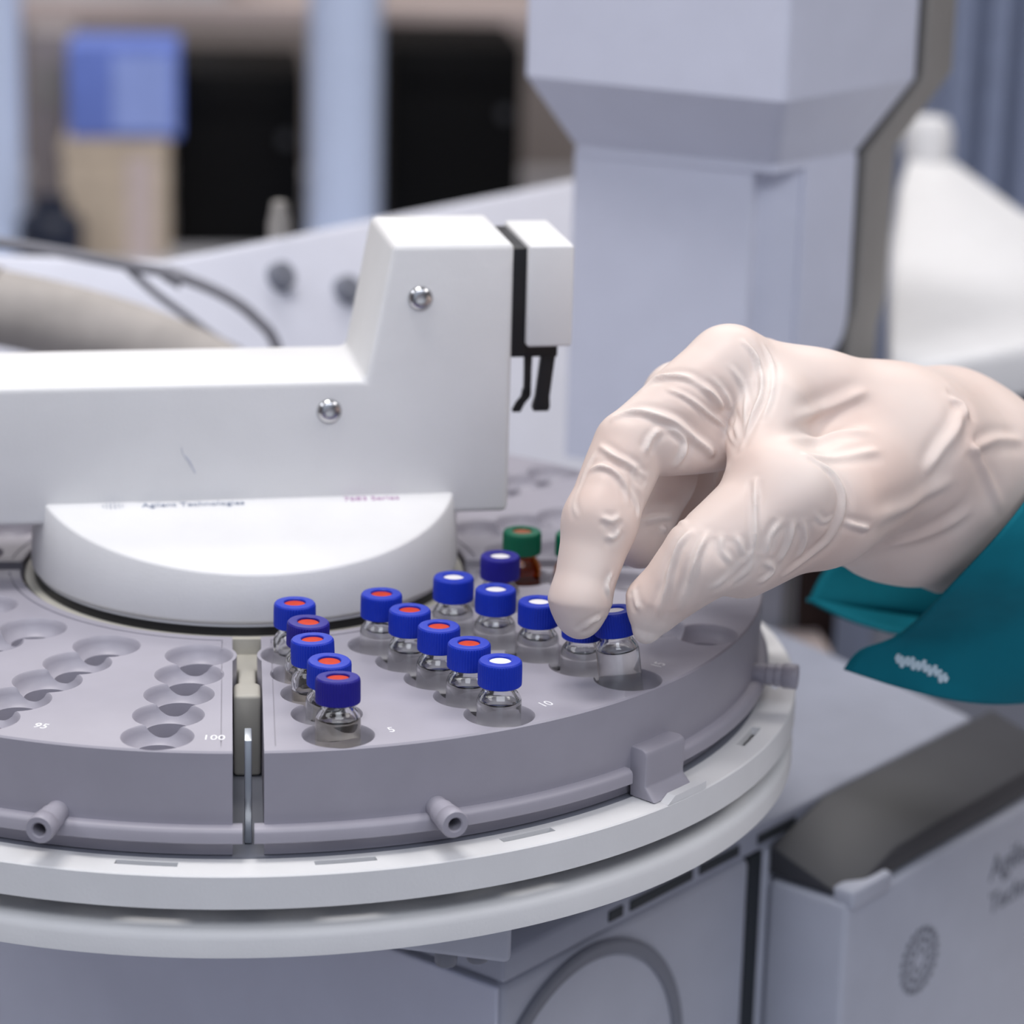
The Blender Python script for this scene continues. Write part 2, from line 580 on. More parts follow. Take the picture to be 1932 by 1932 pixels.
prof = [(67.6, -29), (67.6, -0.3), (67.9, 0), (156.9, 0), (157.4, -0.5), (156.9, -24.2), (155.3, -24.4), (155.3, -29)]
V, F = revolve(prof, 0, 90, 90, off=4.0)
body0 = tmp_obj(V, F)
cut = []
lugs = join(*[lathe([(0, -28), (10.4, -28), (10.4, 0), (0, 0)], 48, tuple(pol(RANKS[0], a))) for a in (ROWS[0], ROWS[-1])])
lg = tmp_obj(*lugs)
bool_mod(body0, lg, 'UNION')
cut.append(lg)
hole = [(0, -17), (6.35, -17), (6.35, -4.75), (7.2, -4.2), (8.05, -3.2), (8.75, -1.7), (9.15, -0.35), (9.5, 0), (9.5, 1.5), (0, 1.5)]
for R in RANKS:
    c = tmp_obj(*join(*[lathe(hole, 48, tuple(pol(R, a))) for a in ROWS]))
    bool_mod(body0, c, 'DIFFERENCE')
    cut.append(c)
c = tmp_obj(*revolve([(70.6, -0.5), (70.6, 1), (71.3, 1), (71.3, -0.5)], 0, 90, 40, off=6.6))
bool_mod(body0, c, 'DIFFERENCE')
cut.append(c)
V, F = box(71.6, 153.5, 6.7, 7.05, -0.4, 1)
V2 = [(v[1], v[0], v[2]) for v in V]
c = tmp_obj(*join((V, F), (V2, F)))
bool_mod(body0, c, 'DIFFERENCE')
cut.append(c)
dg = bpy.context.evaluated_depsgraph_get()
rack_me = bpy.data.meshes.new_from_object(body0.evaluated_get(dg))
rack_me.polygons.foreach_set('use_smooth', [True] * len(rack_me.polygons))
rack_me.set_sharp_from_angle(angle=math.radians(32))
rack_me.name = 'rack_body'
for o in cut + [body0]:
    bpy.data.objects.remove(o)
rack_me.materials.clear()
rack_me.materials.append(M['grey'])


def nozzle_parts(a):
    prof = [(1.75, -2), (3.0, -2), (3.0, 4.2), (3.35, 4.6), (3.15, 6.8), (3.5, 7.2), (3.3, 9.0), (3.7, 9.5), (3.75, 13.2), (3.45, 13.7),
            (2.1, 13.7), (1.75, 13.3)]
    V, F = lathe(prof, 32, closed=True)
    base = pol(156.4, a, -18.8)
    return orient(V, base, pol(1, a)), F


def make_rack():
    r = empty('vial_rack', (0, 0, 0), 'x', 'rack', 'grey quadrant vial racks on the tray')
    b = bpy.data.objects.new('rack_body', rack_me)
    COL.objects.link(b)
    b.parent = r
    band = [(156.0, -20.0), (158.6, -20.0), (159.6, -20.6), (160.0, -21.4), (160.0, -24.0), (159.6, -24.3), (156.0, -24.3)]
    obj('band', *revolve(band, -0.0, 40.9, 40, off=1.5), M['grey'], r, smooth=40, local=True)
    V, F = revolve(band, 47.6, 90, 40, off=1.5)
    obj('band', V, F, M['grey'], r, smooth=40, local=True)
    for a in (18, 72):
        V, F = nozzle_parts(a)
        n = obj('hose_nozzle', V, F, M['grey'], r, smooth=40, local=True)
    # clip over the band
    loops = []
    pr = [(155.8, -14.6), (160.8, -14.6), (162.2, -15.2), (162.6, -16.4), (162.4, -25.2), (166.0, -28.9), (157.0, -28.9), (157.0, -25.0)]
    V, F = revolve(pr, 41.2, 47.3, 8)
    obj('clip', V, F, M['grey'], r, smooth=35, local=True, bev=0.45)
    return r


rack = make_rack()
racks = [rack]
rack_labels = ['grey quadrant rack full of blue-capped vials', 'grey quadrant rack behind the gloved fingers',
               'grey quadrant rack behind the white arm, mostly hidden', 'grey quadrant rack with empty scalloped holes']
for k in range(3):
    racks.append(copy_tree(rack))
for k, rot in enumerate((-90, 0, 90, 180)):
    racks[k].rotation_euler = (0, 0, math.radians(rot))
    racks[k]['label'] = rack_labels[k]


def rack_number(r, s, R, deg):
    """flat printed number beside the outermost hole; deg in world angle"""
    rz = r.rotation_euler.z

    def f(c):
        # baseline tangential, top of the digits towards the axis
        a = math.radians(deg)
        p = Vector((R * math.cos(a), R * math.sin(a), 0))
        tx, rad = Vector((-math.sin(a), math.cos(a), 0)), Vector((math.cos(a), math.sin(a), 0))
        q = p + tx * (c.x * 0.95) - rad * (c.y * 1.15 - 1.8) + Vector((0, 0, 0.02 + c.z))
        return Matrix.Rotation(-rz, 3, 'Z') @ q
    V, F = text_mesh(s, 4.2, 0.06, f)
    obj('printed_number', V, F, M['ink'], r, smooth=0, local=True, fix=False)


for s, a in (('5', -75.5), ('10', -57.6), ('15', -39.6)):
    rack_number(racks[0], s, 147.2, a)
for s, a in (('95', -111.1), ('100', -93.4)):
    rack_number(racks[3], s, 147.2, a)

# ------------------------------------------------------------------ robot arm on its round foot
AA = math.radians(5.6)
au = Vector((math.cos(AA), math.sin(AA), 0))
av = Vector((-math.sin(AA), math.cos(AA), 0))


def Q(u, v, z):
    return au * u + av * v + Vector((0, 0, z))


arm = empty('sampler_arm', (0, 0, -1), 'white L-shaped transfer arm on a round foot amid the tray', 'robot arm')
# foot: drum cut by a plane sloping down to the front
n = 128
ztop = lambda v: 26.3 + 0.206 * (v + 18.3)
loops = []
for R, zz in ((50, 1.2), (63.0, 1.2), (63.0, 2.2), (64.1, 2.9), (64.4, 3.6)):
    loops.append([Q(R * math.cos(2 * math.pi * k / n), R * math.sin(2 * math.pi * k / n), zz) for k in range(n)])
for R, dz in ((63.3, -0.9), (63.0, -0.3), (62.4, 0.0), (40, 0)):
    loops.append([Q(R * math.cos(2 * math.pi * k / n), R * math.sin(2 * math.pi * k / n), min(ztop(R * math.sin(2 * math.pi * k / n)), 30) + dz) for k in range(n)])
obj('foot', *loft(loops), M['white'], arm, smooth=40)
V, F = lathe([(0, -1.1), (63.5, -1.1), (63.5, 1.3), (0, 1.3)], 96)
obj('turntable_bearing', V, F, M['black'], arm)
# L-shaped beam
out = [(-260, 19.7), (77.5, 19.7), (77.5, 102.1), (41.3, 102.1), (33.7, 61.5), (-260, 61.5)]
V = [Q(u, -18.3, z) for u, z in out] + [Q(u, 28.5, z) for u, z in out]
nn = len(out)
F = [tuple(range(nn)), tuple(range(2 * nn - 1, nn - 1, -1))] + [(i, nn + i, nn + (i + 1) % nn, (i + 1) % nn) for i in range(nn)]
beam = obj('beam', V, F, M['white'], arm, bev=2.0)
V, F = frame_box((0, 0, 0), au, av, -262, -200, -22, 34, -585, 80)
obj('column', V, F, M['white'], arm, bev=3)
for u, z in ((49.6, 86.0), (22.9, 52.4)):
    V, F = lathe([(0, -1.0), (1.3, -1.0), (1.3, 1.2), (2.6, 1.6), (3.5, 0.9), (3.9, 0.0), (3.9, -0.4), (0, -0.4)][1:6] + [(3.9, -0.6)], 32)
    # socket-head screw: domed rim with a recessed hexagon
    V, F = lathe([(0, -0.4), (1.45, -0.4), (1.5, 1.55), (2.4, 1.5), (3.2, 1.0), (3.75, 0.2), (3.8, -0.5)], 32,
                 rmod=lambda k, i, r: r)
    obj('screw', orient(V, Q(u, -18.3, z), -av), F, M['chrome'], arm, smooth=50)
# scuff mark and printed names
V, F = tube(spline([Q(-20.6, -18.32, 42.5), Q(-20.2, -18.32, 40.6), Q(-18.4, -18.32, 38.2), Q(-16.7, -18.32, 34.6)], 4), [0.12] * 6 + [0.3] * 4 + [0.2] * 3, 6)
obj('scuff', V, F, M['cabinet'], arm, label='thin grey scuff mark on the arm')


def on_foot(u0, v0, sx=1.0, sy=1.0):
    def f(c):
        v = v0 + c.y * sy
        return Q(u0 + c.x * sx, v, ztop(v) + 0.05 + c.z)
    return f


V, F = text_mesh('Agilent Technologies', 3.5, 0.03, on_foot(-17.5, -21.8, 1.02, 1.0))
obj('printed_name', V, F, M['ink_grey'], arm, smooth=0)
parts = []
for rr, k_n in ((0.7, 6), (1.5, 10), (2.3, 14)):
    for k in range(k_n):
        a = 2 * math.pi * k / k_n
        v, f = lathe([(0, 0.03), (0.24, 0.03), (0.24, 0.08), (0, 0.08)], 6)
        uu, vv = -41 + rr * 1.3 * math.cos(a), -20.6 + rr * 0.7 * math.sin(a)
        parts.append(([Q(uu + p[0], vv + p[1], ztop(vv) + p[2]) for p in v], f))
obj('printed_emblem', *join(*parts), M['ink_grey'], arm, smooth=0)
V, F = text_mesh('7683 Series', 3.5, 0.03, on_foot(35.5, -21.6, 1.02, 1.0))
obj('printed_model', V, F, M['ink_purple'], arm, smooth=0)
# gripper block and fingers at the arm's end
gb = obj('gripper_block', *frame_box((0, 0, 0), au, av, 81.6, 95.2, -20.0, 20.2, 71.0, 101.6), M['white'], arm, bev=0.9)
obj('gripper_rail', *frame_box((0, 0, 0), au, av, 77.0, 82.0, -16.5, 19, 68.0, 100.2), M['black'], arm, bev=0.4)
obj('gripper_carriage', *frame_box((0, 0, 0), au, av, 77.8, 92.0, -15, 6, 66.8, 71.4), M['black'], arm, bev=0.4)


def finger(pts, w):
    return tube([Q(u, v, z) for u, v, z in pts], w, 10)


V, F = loft([[Q(86.4 - 0.45 * k * 0 + a, -12 + b, z) for a, b in ((-2.1 * s, -1.6), (2.1 * s, -1.6), (2.1 * s, 1.6), (-2.1 * s, 1.6))] for k, (z, s) in enumerate(((69, 1.2), (66, 1.0), (60, 1.0), (54, 1.0), (51, 1.25), (49.6, 1.1)))])
V = [Vector(v) + au * (3.6 - 0.11 * (70 - v[2])) for v in V]
obj('gripper_finger', V, F, M['black'], arm, bev=0.3)
V, F = loft([[Q(83.8 + a, -11 + b, z) for a, b in ((-1.0 * s, -1.4), (1.0 * s, -1.4), (1.0 * s, 1.4), (-1.0 * s, 1.4))] for z, s in ((69, 1.2), (62, 1.0), (54, 1.0))])
obj('gripper_finger', V, F, M['black'], arm, bev=0.2)
V, F = loft([[Q(83.7 - dx + a, -11 + b, z) for a, b in ((-1.2, -1.4), (1.2, -1.4), (1.2, 1.4), (-1.2, 1.4))] for z, dx in ((56, 0.0), (53.6, 0.4), (51.8, 1.9), (49.2, 3.2))])
obj('gripper_hook', V, F, M['black'], arm, bev=0.2)
V, F = loft([[Q(78.6 + a, -5 + b, z) for a, b in ((-0.8, -1.4), (0.8, -1.4), (0.8, 1.4), (-0.8, 1.4))] for z in (69, 60, 49.5)])
obj('gripper_finger', V, F, M['black'], arm, bev=0.2)

# ------------------------------------------------------------------ injector tower
tw = empty('injector_tower', (190, 215, -96), 'tall pale tower with a flared head behind the gloved hand', 'instrument')


def P3(p, z):
    return (p[0], p[1], z)


up = [(104.7, 240.2), (193.4, 179.3), (257.6, 246.4), (169, 307)]
lo = [(125.4, 247.5), (196.4, 207.1), (235.6, 241.7), (165, 300)]


def round_poly(poly, r, seg=5):
    out = []
    k = len(poly)
    for i in range(k):
        p, a, b = Vector(poly[i]), Vector(poly[i - 1]), Vector(poly[(i + 1) % k])
        da, db = (a - p).normalized(), (b - p).normalized()
        for j in range(seg + 1):
            t = j / seg
            s, e = p + da * r, p + db * r
            out.append(((1 - t) ** 2 * s + 2 * t * (1 - t) * p + t * t * e)[:])
    return out


ur, lr = round_poly(up, 4), round_poly(lo, 4)
loops = [[P3(p, 86) for p in lr], [P3(p, 89.1) for p in lr], [P3(p, 116.6) for p in ur], [P3(p, 118.6) for p in ur], [P3(p, 235) for p in ur]]
obj('head', *loft(loops), M['tower'], tw, smooth=20)
colp = round_poly([(125.8, 248), (189.6, 212.2), (192.6, 219), (209.5, 219.6), (165, 292)], 1.6)
obj('left_shaft', *loft([[P3(p, -34) for p in colp], [P3(p, 87.5) for p in colp]]), M['tower'], tw, smooth=30)
rp = [(210.5, 219.4), (235.2, 241.2), (178, 292), (178, 248)]
rr_ = round_poly(rp, 1.6)
loops = []
for z, ins in ((10, 13), (12.5, 6.5), (17, 2.5), (23, 0.6), (30, 0), (87.5, 0)):
    loops.append([P3(Vector(p) - Vector((0.71, 0.62)) * ins * (1 if Vector(p).x > 221 else 0), z) for p in rr_])
obj('right_shaft', *loft(loops), M['tower'], tw, smooth=30)
# back plate: same outline, set behind a dark joint
dirb = Vector((0.69, 0.72))


def strip(d0, d1, name, material, outz):
    loops = []
    for z, base in outz:
        b = Vector(base)
        p = [b + dirb * d0, b + dirb * d1, b + dirb * d1 + Vector((-90, 70)), b + dirb * d0 + Vector((-90, 70))]
        loops.append([P3(q, z) for q in p])
    obj(name, *loft(loops), material, tw, bev=0.8)


outz = [(-20, (231, 237.5)), (18, (232, 238.5)), (28, (235, 241.2)), (88, (235.6, 241.7)), (117, (257.2, 246)), (235, (257.2, 246))]
strip(0.4, 6.0, 'joint', M['charcoal'], [(z, (b[0] - 2, b[1] - 1)) for z, b in outz])
strip(6.0, 27.0, 'back_plate', M['plate'], outz)
obj('mounting_post', *prism([(150, 250), (185, 230), (200, 255), (170, 275)], -96, -33), M['plate'], tw, bev=2)

# ------------------------------------------------------------------ instruments behind
wb = empty('white_analyser', (60, 500, -585), 'white box instrument with two dark knobs behind the arm', 'instrument')
C0 = Vector((-31, 318, 0))
loops = []
for p, fw in ((Vector((-330, 360, 0)), Vector((0.1, -1, 0))), (C0.copy(), Vector((0.45, -0.9, 0))), (C0 + e1 * 330, -e2)):
    loops.append([p + fw * n_ + Vector((0, 0, z)) for n_, z in ((-60, -585), (-60, 0), (0, 30), (80, -102), (80, -585))])
obj('casing', *loft(loops, cap=True), M['cool'], wb, bev=3)
for t_, z in ((57.1, 14.9), (92.1, 4.9)):
    V, F = lathe([(0, -1), (6.5, -1), (6.5, 1), (5.6, 5), (0, 5.6)], 24)
    obj('dark_knob', orient(V, C0 + e1 * t_ - e2 * ((30 - z) * 80 / 132) + Vector((0, 0, z)), -e2 * 132 + Vector((0, 0, 80))), F, M['knob'], wb)
V, F = lathe([(0, 0), (5, 0), (5, 8), (4, 12), (3.2, 17), (0, 18)], 24, tuple(C0 + e1 * 74 + e2 * 6 + Vector((0, 0, 26))))
obj('top_valve', V, F, M['plate'], wb)

wr = empty('white_instrument', (420, 500, -585), 'large white bench instrument with a round knob on top, beside the tower', 'instrument')
pr_ = [(249, 222), (314, 264), (430, 330), (520, 420), (391, 560), (391, 716), (372, 737), (345, 640), (310, 500), (274, 340)]
loops = [[P3(p, -12) for p in pr_], [P3(p, 2) for p in pr_]]
c_ = Vector((370, 480))
loops.append([P3(Vector(p) + (c_ - Vector(p)).normalized() * 4, 7) for p in pr_])
loops.append([P3(Vector(p) + (c_ - Vector(p)).normalized() * 9, 8) for p in pr_])
obj('lid', *loft(loops), M['smooth_white'], wr, smooth=50)
obj('casing', *loft([[P3(Vector(p) + (c_ - Vector(p)).normalized() * 5, z) for p in pr_] for z in (-585, -12)]), M['knob'], wr)  # dark grey colour paints the shadow below the white lid
V, F = lathe([(0, 0), (13, 0), (14, 3), (13, 16), (10, 22), (0, 24)], 32, (378, 716, 8))
obj('top_knob', V, F, M['smooth_white'], wr)

# beige insulated hose and grey cable
hz = empty('insulated_hose', (-60, 235, 20), 'thick beige insulated hose running behind the white arm', 'hose')
pts = spline([(-330, 290, 26), (-220, 268, 30), (-130, 248, 30), (-70, 240, 22), (-20, 234, 6), (20, 232, -20), (50, 236, -60)], 6)
obj('insulation', *tube(pts, 14.5, 20), M['hose'], hz)
for p in ((-150, 251.6, 30.5), (-95, 243, 26.5)):
    V, F = lathe([(14.4, -2.5), (15.6, -2.0), (15.6, 2.0), (14.4, 2.5)], 24)
    obj('strap', orient(V, p, (0.98, -0.15, -0.12)), F, M['plate'], hz)
cb = empty('grey_cable', (-20, 240, 30), 'thin grey looping cable above the beige hose', 'cable')
obj('cable_sheath', *tube(spline([(-150, 292, 46), (-90, 276, 44), (-42, 264, 38), (-26, 262, 35), (-8, 260, 28), (5, 258, 19), (14, 258, 5), (22, 260, -40)], 8), 2.2, 10), M['cable'], cb)
obj('cable_sheath', *tube(spline([(-44, 264, 37), (-34, 263, 28), (-22, 262, 19), (-10, 261, 10), (4, 260, 0), (16, 260, -30)], 8), 1.6, 10), M['cable'], cb)
obj('plug', *tube([(-30, 262.5, 36), (-23, 261.6, 33)], [3.2, 3.8], 12), M['cable'], cb)


def bg_box(name, x0, x1, y, z0, z1, depth, material, label, cat, extra=None, bev=2.0):
    t = empty(name, ((x0 + x1) / 2, y + depth / 2, z0), label, cat)
    obj('casing', *box(x0, x1, y, y + depth, z0, z1), material, t, bev=bev)
    return t


# tall supports
for name, x, y, r, lab in (('support_post', 98, 1790, 33, 'pale blue vertical post between two black computers'),
                           ('support_post', -214, 1790, 22, 'pale blue vertical post at far left edge')):
    t = empty(name, (x, y, -270), lab, 'post')
    V, F = lathe([(r, 0), (r, 1585), (0, 1585)], 40, (x, y, -270))
    obj('shaft', V, F, M['pole'], t)
    V, F = lathe([(0, 0), (r + 22, 0), (r + 22, 6), (r + 4, 9), (r, 30)], 40, (x, y, -270))
    obj('base_flange', V, F, M['pole'], t)
# black computers
for x0, x1, y, z1, lab in ((-60, 62, 1850, -106, 'black computer case standing left of the pale post'),
                           (142, 266, 1850, -80, 'black computer case standing right of the pale post')):
    t = empty('computer_case', ((x0 + x1) / 2, y + 100, -270), lab, 'computer', 'black computer cases on the cabinet')
    obj('casing', *box(x0, x1, y, y + 180, -270, z1), M['pitch'], t, bev=3)
    obj('drive_panel', *box(x0 + 10, x1 - 10, y - 2.5, y + 2, z1 - 40, z1 - 12), M['pitch'], t, bev=1)
    V, F = lathe([(0, 0), (6, 0), (5, 3), (0, 3)], 20)
    obj('power_button', orient(V, (x1 - 16, y, z1 - 62), (0, -1, 0)), F, M['charcoal'], t)
# grey shelf boards behind
t = empty('shelf_unit', (170, 2125, -270), 'long pinkish shelf board on thin uprights above the black computers', 'shelf')
obj('board', *box(-300, 640, 2050, 2200, -90, -66), M['pink'], t, bev=2)
for x in (-290, 630):
    for y in (2060, 2190):
        obj('upright', *box(x - 6, x + 6, y - 6, y + 6, -270, -90), M['metal'], t, bev=1)
# boxes at the left
t = bg_box('blue_box', -152, -52, 1800, -160, -76, 90, M['bluebox'], 'blue cardboard box stacked on a kraft carton', 'box')
obj('front_panel', *box(-112, -58, 1798.5, 1801, -154, -84), M['lightblue'], t)
t = bg_box('kraft_carton', -158, -62, 1795, -270, -161, 110, M['card'], 'kraft carton carrying the blue box', 'box')
obj('tape', *box(-100, -76, 1794, 1796, -270, -161), M['pink'], t)
obj('lid_flap', *box(-159, -61, 1793.5, 1797, -176, -161), M['card'], t)
t = empty('reagent_bottle', (-166, 1740, -270), 'dark navy bottle standing before the kraft carton', 'bottle')
V, F = lathe([(0, 0), (27, 0), (29, 3), (29, 44), (25, 50), (16, 54), (15, 58), (0, 58)], 32, (-166, 1740, -270))
obj('bottle_body', V, F, M['navy'], t)
V, F = lathe([(16, 54), (17, 55), (17, 66), (0, 67)], 24, (-166, 1740, -270))
obj('screw_cap', V, F, M['navy'], t)
t = bg_box('taupe_file_box', -196, -153, 1910, -270, -80, 120, M['taupe'], 'taupe upright file box left of the blue box', 'box')
obj('label_plate', *box(-188, -162, 1908.6, 1911, -150, -110), M['plate'], t)
# white carton on the shelf at the top left
t = empty('white_carton', (-90, 2130, -66), 'long white carton on the pinkish shelf at upper left', 'box')
obj('casing', *box(-230, -10, 2060, 2190, -66, 20), M['smooth_white'], t, bev=3)
obj('lid', *box(-232, -8, 2058, 2192, 2, 24), M['smooth_white'], t, bev=2)
# slatted blue-grey cabinet at upper right
t = empty('slatted_cabinet', (560, 1180, -585), 'blue-grey cabinet with upright slats at upper right', 'cabinet')
obj('cabinet_body', *box(486, 800, 1140, 1500, -585, 400), M['slat'], t, bev=4)
for k in range(12):
    x = 492 + k * 25
    obj('slat', *box(x, x + 15, 1126, 1141, -560, 390), M['slat'], t, bev=3)
# small things on the chromatograph's far top, seen below the wrist
t = empty('dark_brown_board', (257, 372, -585), 'dark brown upright board below the glove wrist', 'board')
obj('panel', *box(249, 266, 372, 384, -585, -118), M['darkwood'], t, bev=1)
obj('foot_rail', *box(246, 269, 368, 388, -585, -575), M['darkwood'], t, bev=1)
t = empty('upright_divider', (236, 376, -585), 'grey upright panel left of the dark brown board', 'divider')
obj('panel', *box(222, 247, 376, 388, -585, -110), M['plate'], t, bev=1)
obj('edge_strip', *box(231, 242, 374.5, 377, -585, -110), M['cabinet'], t)
t = empty('pinkish_ledge', (258, 350, -585), 'pale pinkish ledge beneath the teal cuff, behind the instrument top', 'ledge')
obj('ledge_top', *box(206, 258, 330, 370, -158, -148), M['pink'], t, bev=1)
obj('ledge_body', *box(210, 254, 334, 368, -585, -158), M['plate'], t, bev=1)


# ------------------------------------------------------------------ vials
def vial_meshes():
    glass_p = [(0, 0.5), (2.5, 0.35), (4.6, 0.0), (5.4, 0.15), (5.95, 0.8), (5.95, 19.6), (5.9, 20.4), (5.65, 21.3), (5.2, 22.1), (4.7, 22.7), (4.35, 23.3),
               (4.25, 24.2), (4.25, 30.2), (4.0, 30.5), (3.1, 30.5), (2.95, 30.2), (2.95, 24.0), (3.2, 23.0), (3.9, 21.9), (4.55, 20.8), (4.85, 19.6), (4.9, 2.0), (4.5, 1.4),
               (2.5, 1.5), (0, 1.7)]
    g = mesh_from('vial_glass', *lathe(glass_p, 48), smooth=50)
    N = 192
    ribs = lambda k, i, r: r - (0.14 if (i % 4 in (2, 3) and 3 <= k <= 5) else 0.0)
    cap_p = [(4.3, 24.7), (5.6, 24.6), (5.8, 24.8), (5.85, 25.3), (5.85, 28.0), (5.82, 30.4), (5.7, 31.0), (5.35, 31.4), (4.9, 31.5), (3.2, 31.5), (3.0, 31.35),
             (2.95, 30.85), (2.95, 30.55), (4.3, 30.55)]
    c = mesh_from('vial_cap', *lathe(cap_p, N, closed=True, rmod=ribs), smooth=35)
    s = mesh_from('septum_disc', *lathe([(0, 30.52), (2.93, 30.52), (2.93, 30.9), (2.6, 31.0), (0, 30.92)], 32), smooth=40)
    liq = {}
    for lv in (14.5, 17.5, 20.3, 21.2):
        rt = 4.88
        p = [(0, 1.6), (2.5, 1.45), (4.5, 1.35), (4.92, 2.0), (4.92, min(lv, 19.3))]
        if lv > 19.6:
            p += [(4.88, 19.7), (4.58, 20.8)] if lv > 20.8 else [(4.88, 19.7)]
        rt = 4.92 if lv < 19.6 else (4.72 if lv < 20.8 else 4.36)
        p += [(rt, lv), (rt - 0.4, lv - 0.45), (rt - 1.4, lv - 0.75), (0, lv - 0.85)]
        liq[lv] = mesh_from('vial_liquid', *lathe(p, 40), smooth=50)
    return g, c, s, liq


vg, vc, vs_, vl = vial_meshes()
_mats = {}


def with_mat(me, key):
    k = (me.name, key)
    if k not in _mats:
        c = me.copy()
        c.materials.clear()
        c.materials.append(M[key])
        _mats[k] = c
    return _mats[k]


def part(name, me, parent):
    o = bpy.data.objects.new(name, me)
    COL.objects.link(o)
    o.parent = parent
    return o


def vial(pos, label, cap='blue', sep='red', level=14.5, glass='glass', liquid='liquid', tilt=(0, 0), spin=0.0, group='capped sample vials in the rack'):
    r = empty('sample_vial', pos, label, 'vial', group)
    r.rotation_euler = (math.radians(tilt[0]), math.radians(tilt[1]), spin)
    g = part('vial_body', with_mat(vg, glass), r)
    if level:
        part('liquid', with_mat(vl[level], liquid), g)
    c = part('screw_cap', with_mat(vc, cap), r)
    part('septum', with_mat(vs_, sep), c)
    return r


def at(row, k):
    th = {'A': -81.0, 'B': -63.55, 'C': -45.7, 'D': -28.6, 'E': -10.6}[row]
    return pol(84.3 + 15.88 * (k - 1), th, -16.1)


V_ = [
    ('A', 1, 'blue', 'red', 17.5, 'blue-capped vial with red septum, innermost of the left row beside the foot', (0, 0)),
    ('A', 2, 'navyblue', 'red', 17.5, 'indigo-capped vial with red septum, second from the foot in left row', (2, 0)),
    ('A', 3, 'blue', 'red', 17.5, 'blue-capped vial with a glinting red septum, middle of the left row', (2, 0.5)),
    ('A', 4, 'blue', 'red', 20.3, 'blue-capped vial with red septum, directly behind the frontmost indigo cap', (2.5, 0)),
    ('A', 5, 'navyblue', 'red', 20.3, 'indigo-capped vial with red septum, frontmost vial in the left row', (3.5, 0)),
    ('B', 1, 'blue', 'red', 21.2, 'blue-capped vial with red septum, innermost of the second row', (0, 0)),
    ('B', 2, 'blue', 'red', 20.3, 'blue-capped vial with red septum, second from inside in the second row', (0, 0)),
    ('B', 3, 'blue', 'red', 20.3, 'blue-capped vial with red septum, middle of the second row', (0, 0)),
    ('B', 4, 'blue', 'red', 20.3, 'blue-capped vial with red septum, just behind the white-septum front vial', (0, 0)),
    ('B', 5, 'blue', 'pale', 20.3, 'blue-capped vial with white septum, frontmost of the second row by number 10', (0, 0)),
    ('C', 1, 'blue', 'pale', 21.2, 'blue-capped vial with white septum, right beside the white round foot', (0, 0)),
    ('C', 2, 'blue', 'pale', 21.2, 'blue-capped vial with white septum, second in the third row', (0, 0)),
    ('C', 3, 'blue', 'pale', 21.2, 'blue-capped vial with white septum, partly behind the gloved index fingertip', (0, 0)),
    ('C', 4, 'blue', 'pale', 21.2, 'blue-capped vial whose cap is hidden under the gloved index fingertip', (0, 0)),
    ('D', 1, 'navyblue', 'pale', 21.2, 'indigo-capped vial with white septum, in front of the amber vial', (0, 0)),
]
for row, k, cap, sep, lv, lab, tl in V_:
    liq = 'tinted' if (row, k) in (('A', 3), ('A', 5), ('A', 2)) else 'liquid'
    vial(at(row, k), lab, cap, sep, lv, 'glass', liq, tl, rnd.random() * 6)
vial(at('E', 1), 'amber vial with a green cap and rust septum, behind the indigo cap', 'green', 'brown', 17.5, 'amber', 'liquid')
vial(at('E', 2), 'amber vial with a green cap, almost hidden behind the gloved index finger', 'green', 'brown', 17.5, 'amber', 'liquid')
# the vial being lifted out by the gloved fingers
top, foot = Vector((99.2, -104.5, 19.3)), Vector((101.6, -105.6, 0.0))
ax = (top - foot).normalized()
hv = vial(top - ax * 30.9, 'blue-capped vial being lifted from its hole by the gloved thumb and finger', 'blue', 'pale', 20.3)
hv.rotation_euler = Vector((0, 0, 1)).rotation_difference(ax).to_euler()

# ------------------------------------------------------------------ the gloved hand
# A distance field of tapered bones is blended and meshed (surface nets); glove folds are pressed into it.
J = dict(
    iMCP=(132.9, -77.3, 80.1),
    iPIP=(104.0, -93.0, 63.2),
    iDIP=(95.0, -106.8, 45.3),
    iTIP=(88.9, -114.3, 25.2),
    iU1=(128.6, -85.3, 62.0),
    iU2=(114.2, -93.1, 62.6),
    mMCP=(144.4, -57.4, 73.2),
    mPIP=(123.4, -53.3, 65.9),
    mDIP=(116.4, -69.6, 47.3),
    mTIP=(108.7, -80.9, 31.3),
    rMCP=(157.2, -42.3, 64.7),
    rPIP=(134.3, -31.1, 52.6),
    rDIP=(125.8, -45.7, 35.7),
    rTIP=(118.6, -58.3, 25.9),
    pMCP=(169.3, -27.4, 55.7),
    pPIP=(148.6, -14.5, 42.5),
    pDIP=(138.9, -23.9, 28.6),
    tCMC=(173.6, -77.0, 52.4),
    tMCP=(144.2, -109.5, 52.9),
    tIP=(120.3, -119.5, 39.2),
    tTIP=(108.3, -117.0, 25.8),
    thenar=(155.9, -99.7, 47.5),
    web1=(143.0, -87.2, 71.1),
    web2=(138.3, -105.1, 58.8),
    tL1=(132.1, -114.7, 38.2),
    tL2=(150.8, -104.3, 44.4),
    wrR=(184.2, -63.2, 52.9),
    wrU=(190.0, -47.4, 40.9),
    wB1=(171.8, -67.7, 33.4),
    wB2=(191.6, -54.2, 29.3),
    cuff1=(207.8, -36.6, 37.5),
    cuff2=(241.8, -18.7, 13.9),
    tBag=(106.3, -118.4, 18.6), iBag=(88.5, -115.0, 20.6),
    arm=(316.0, 5.8, -37.8))
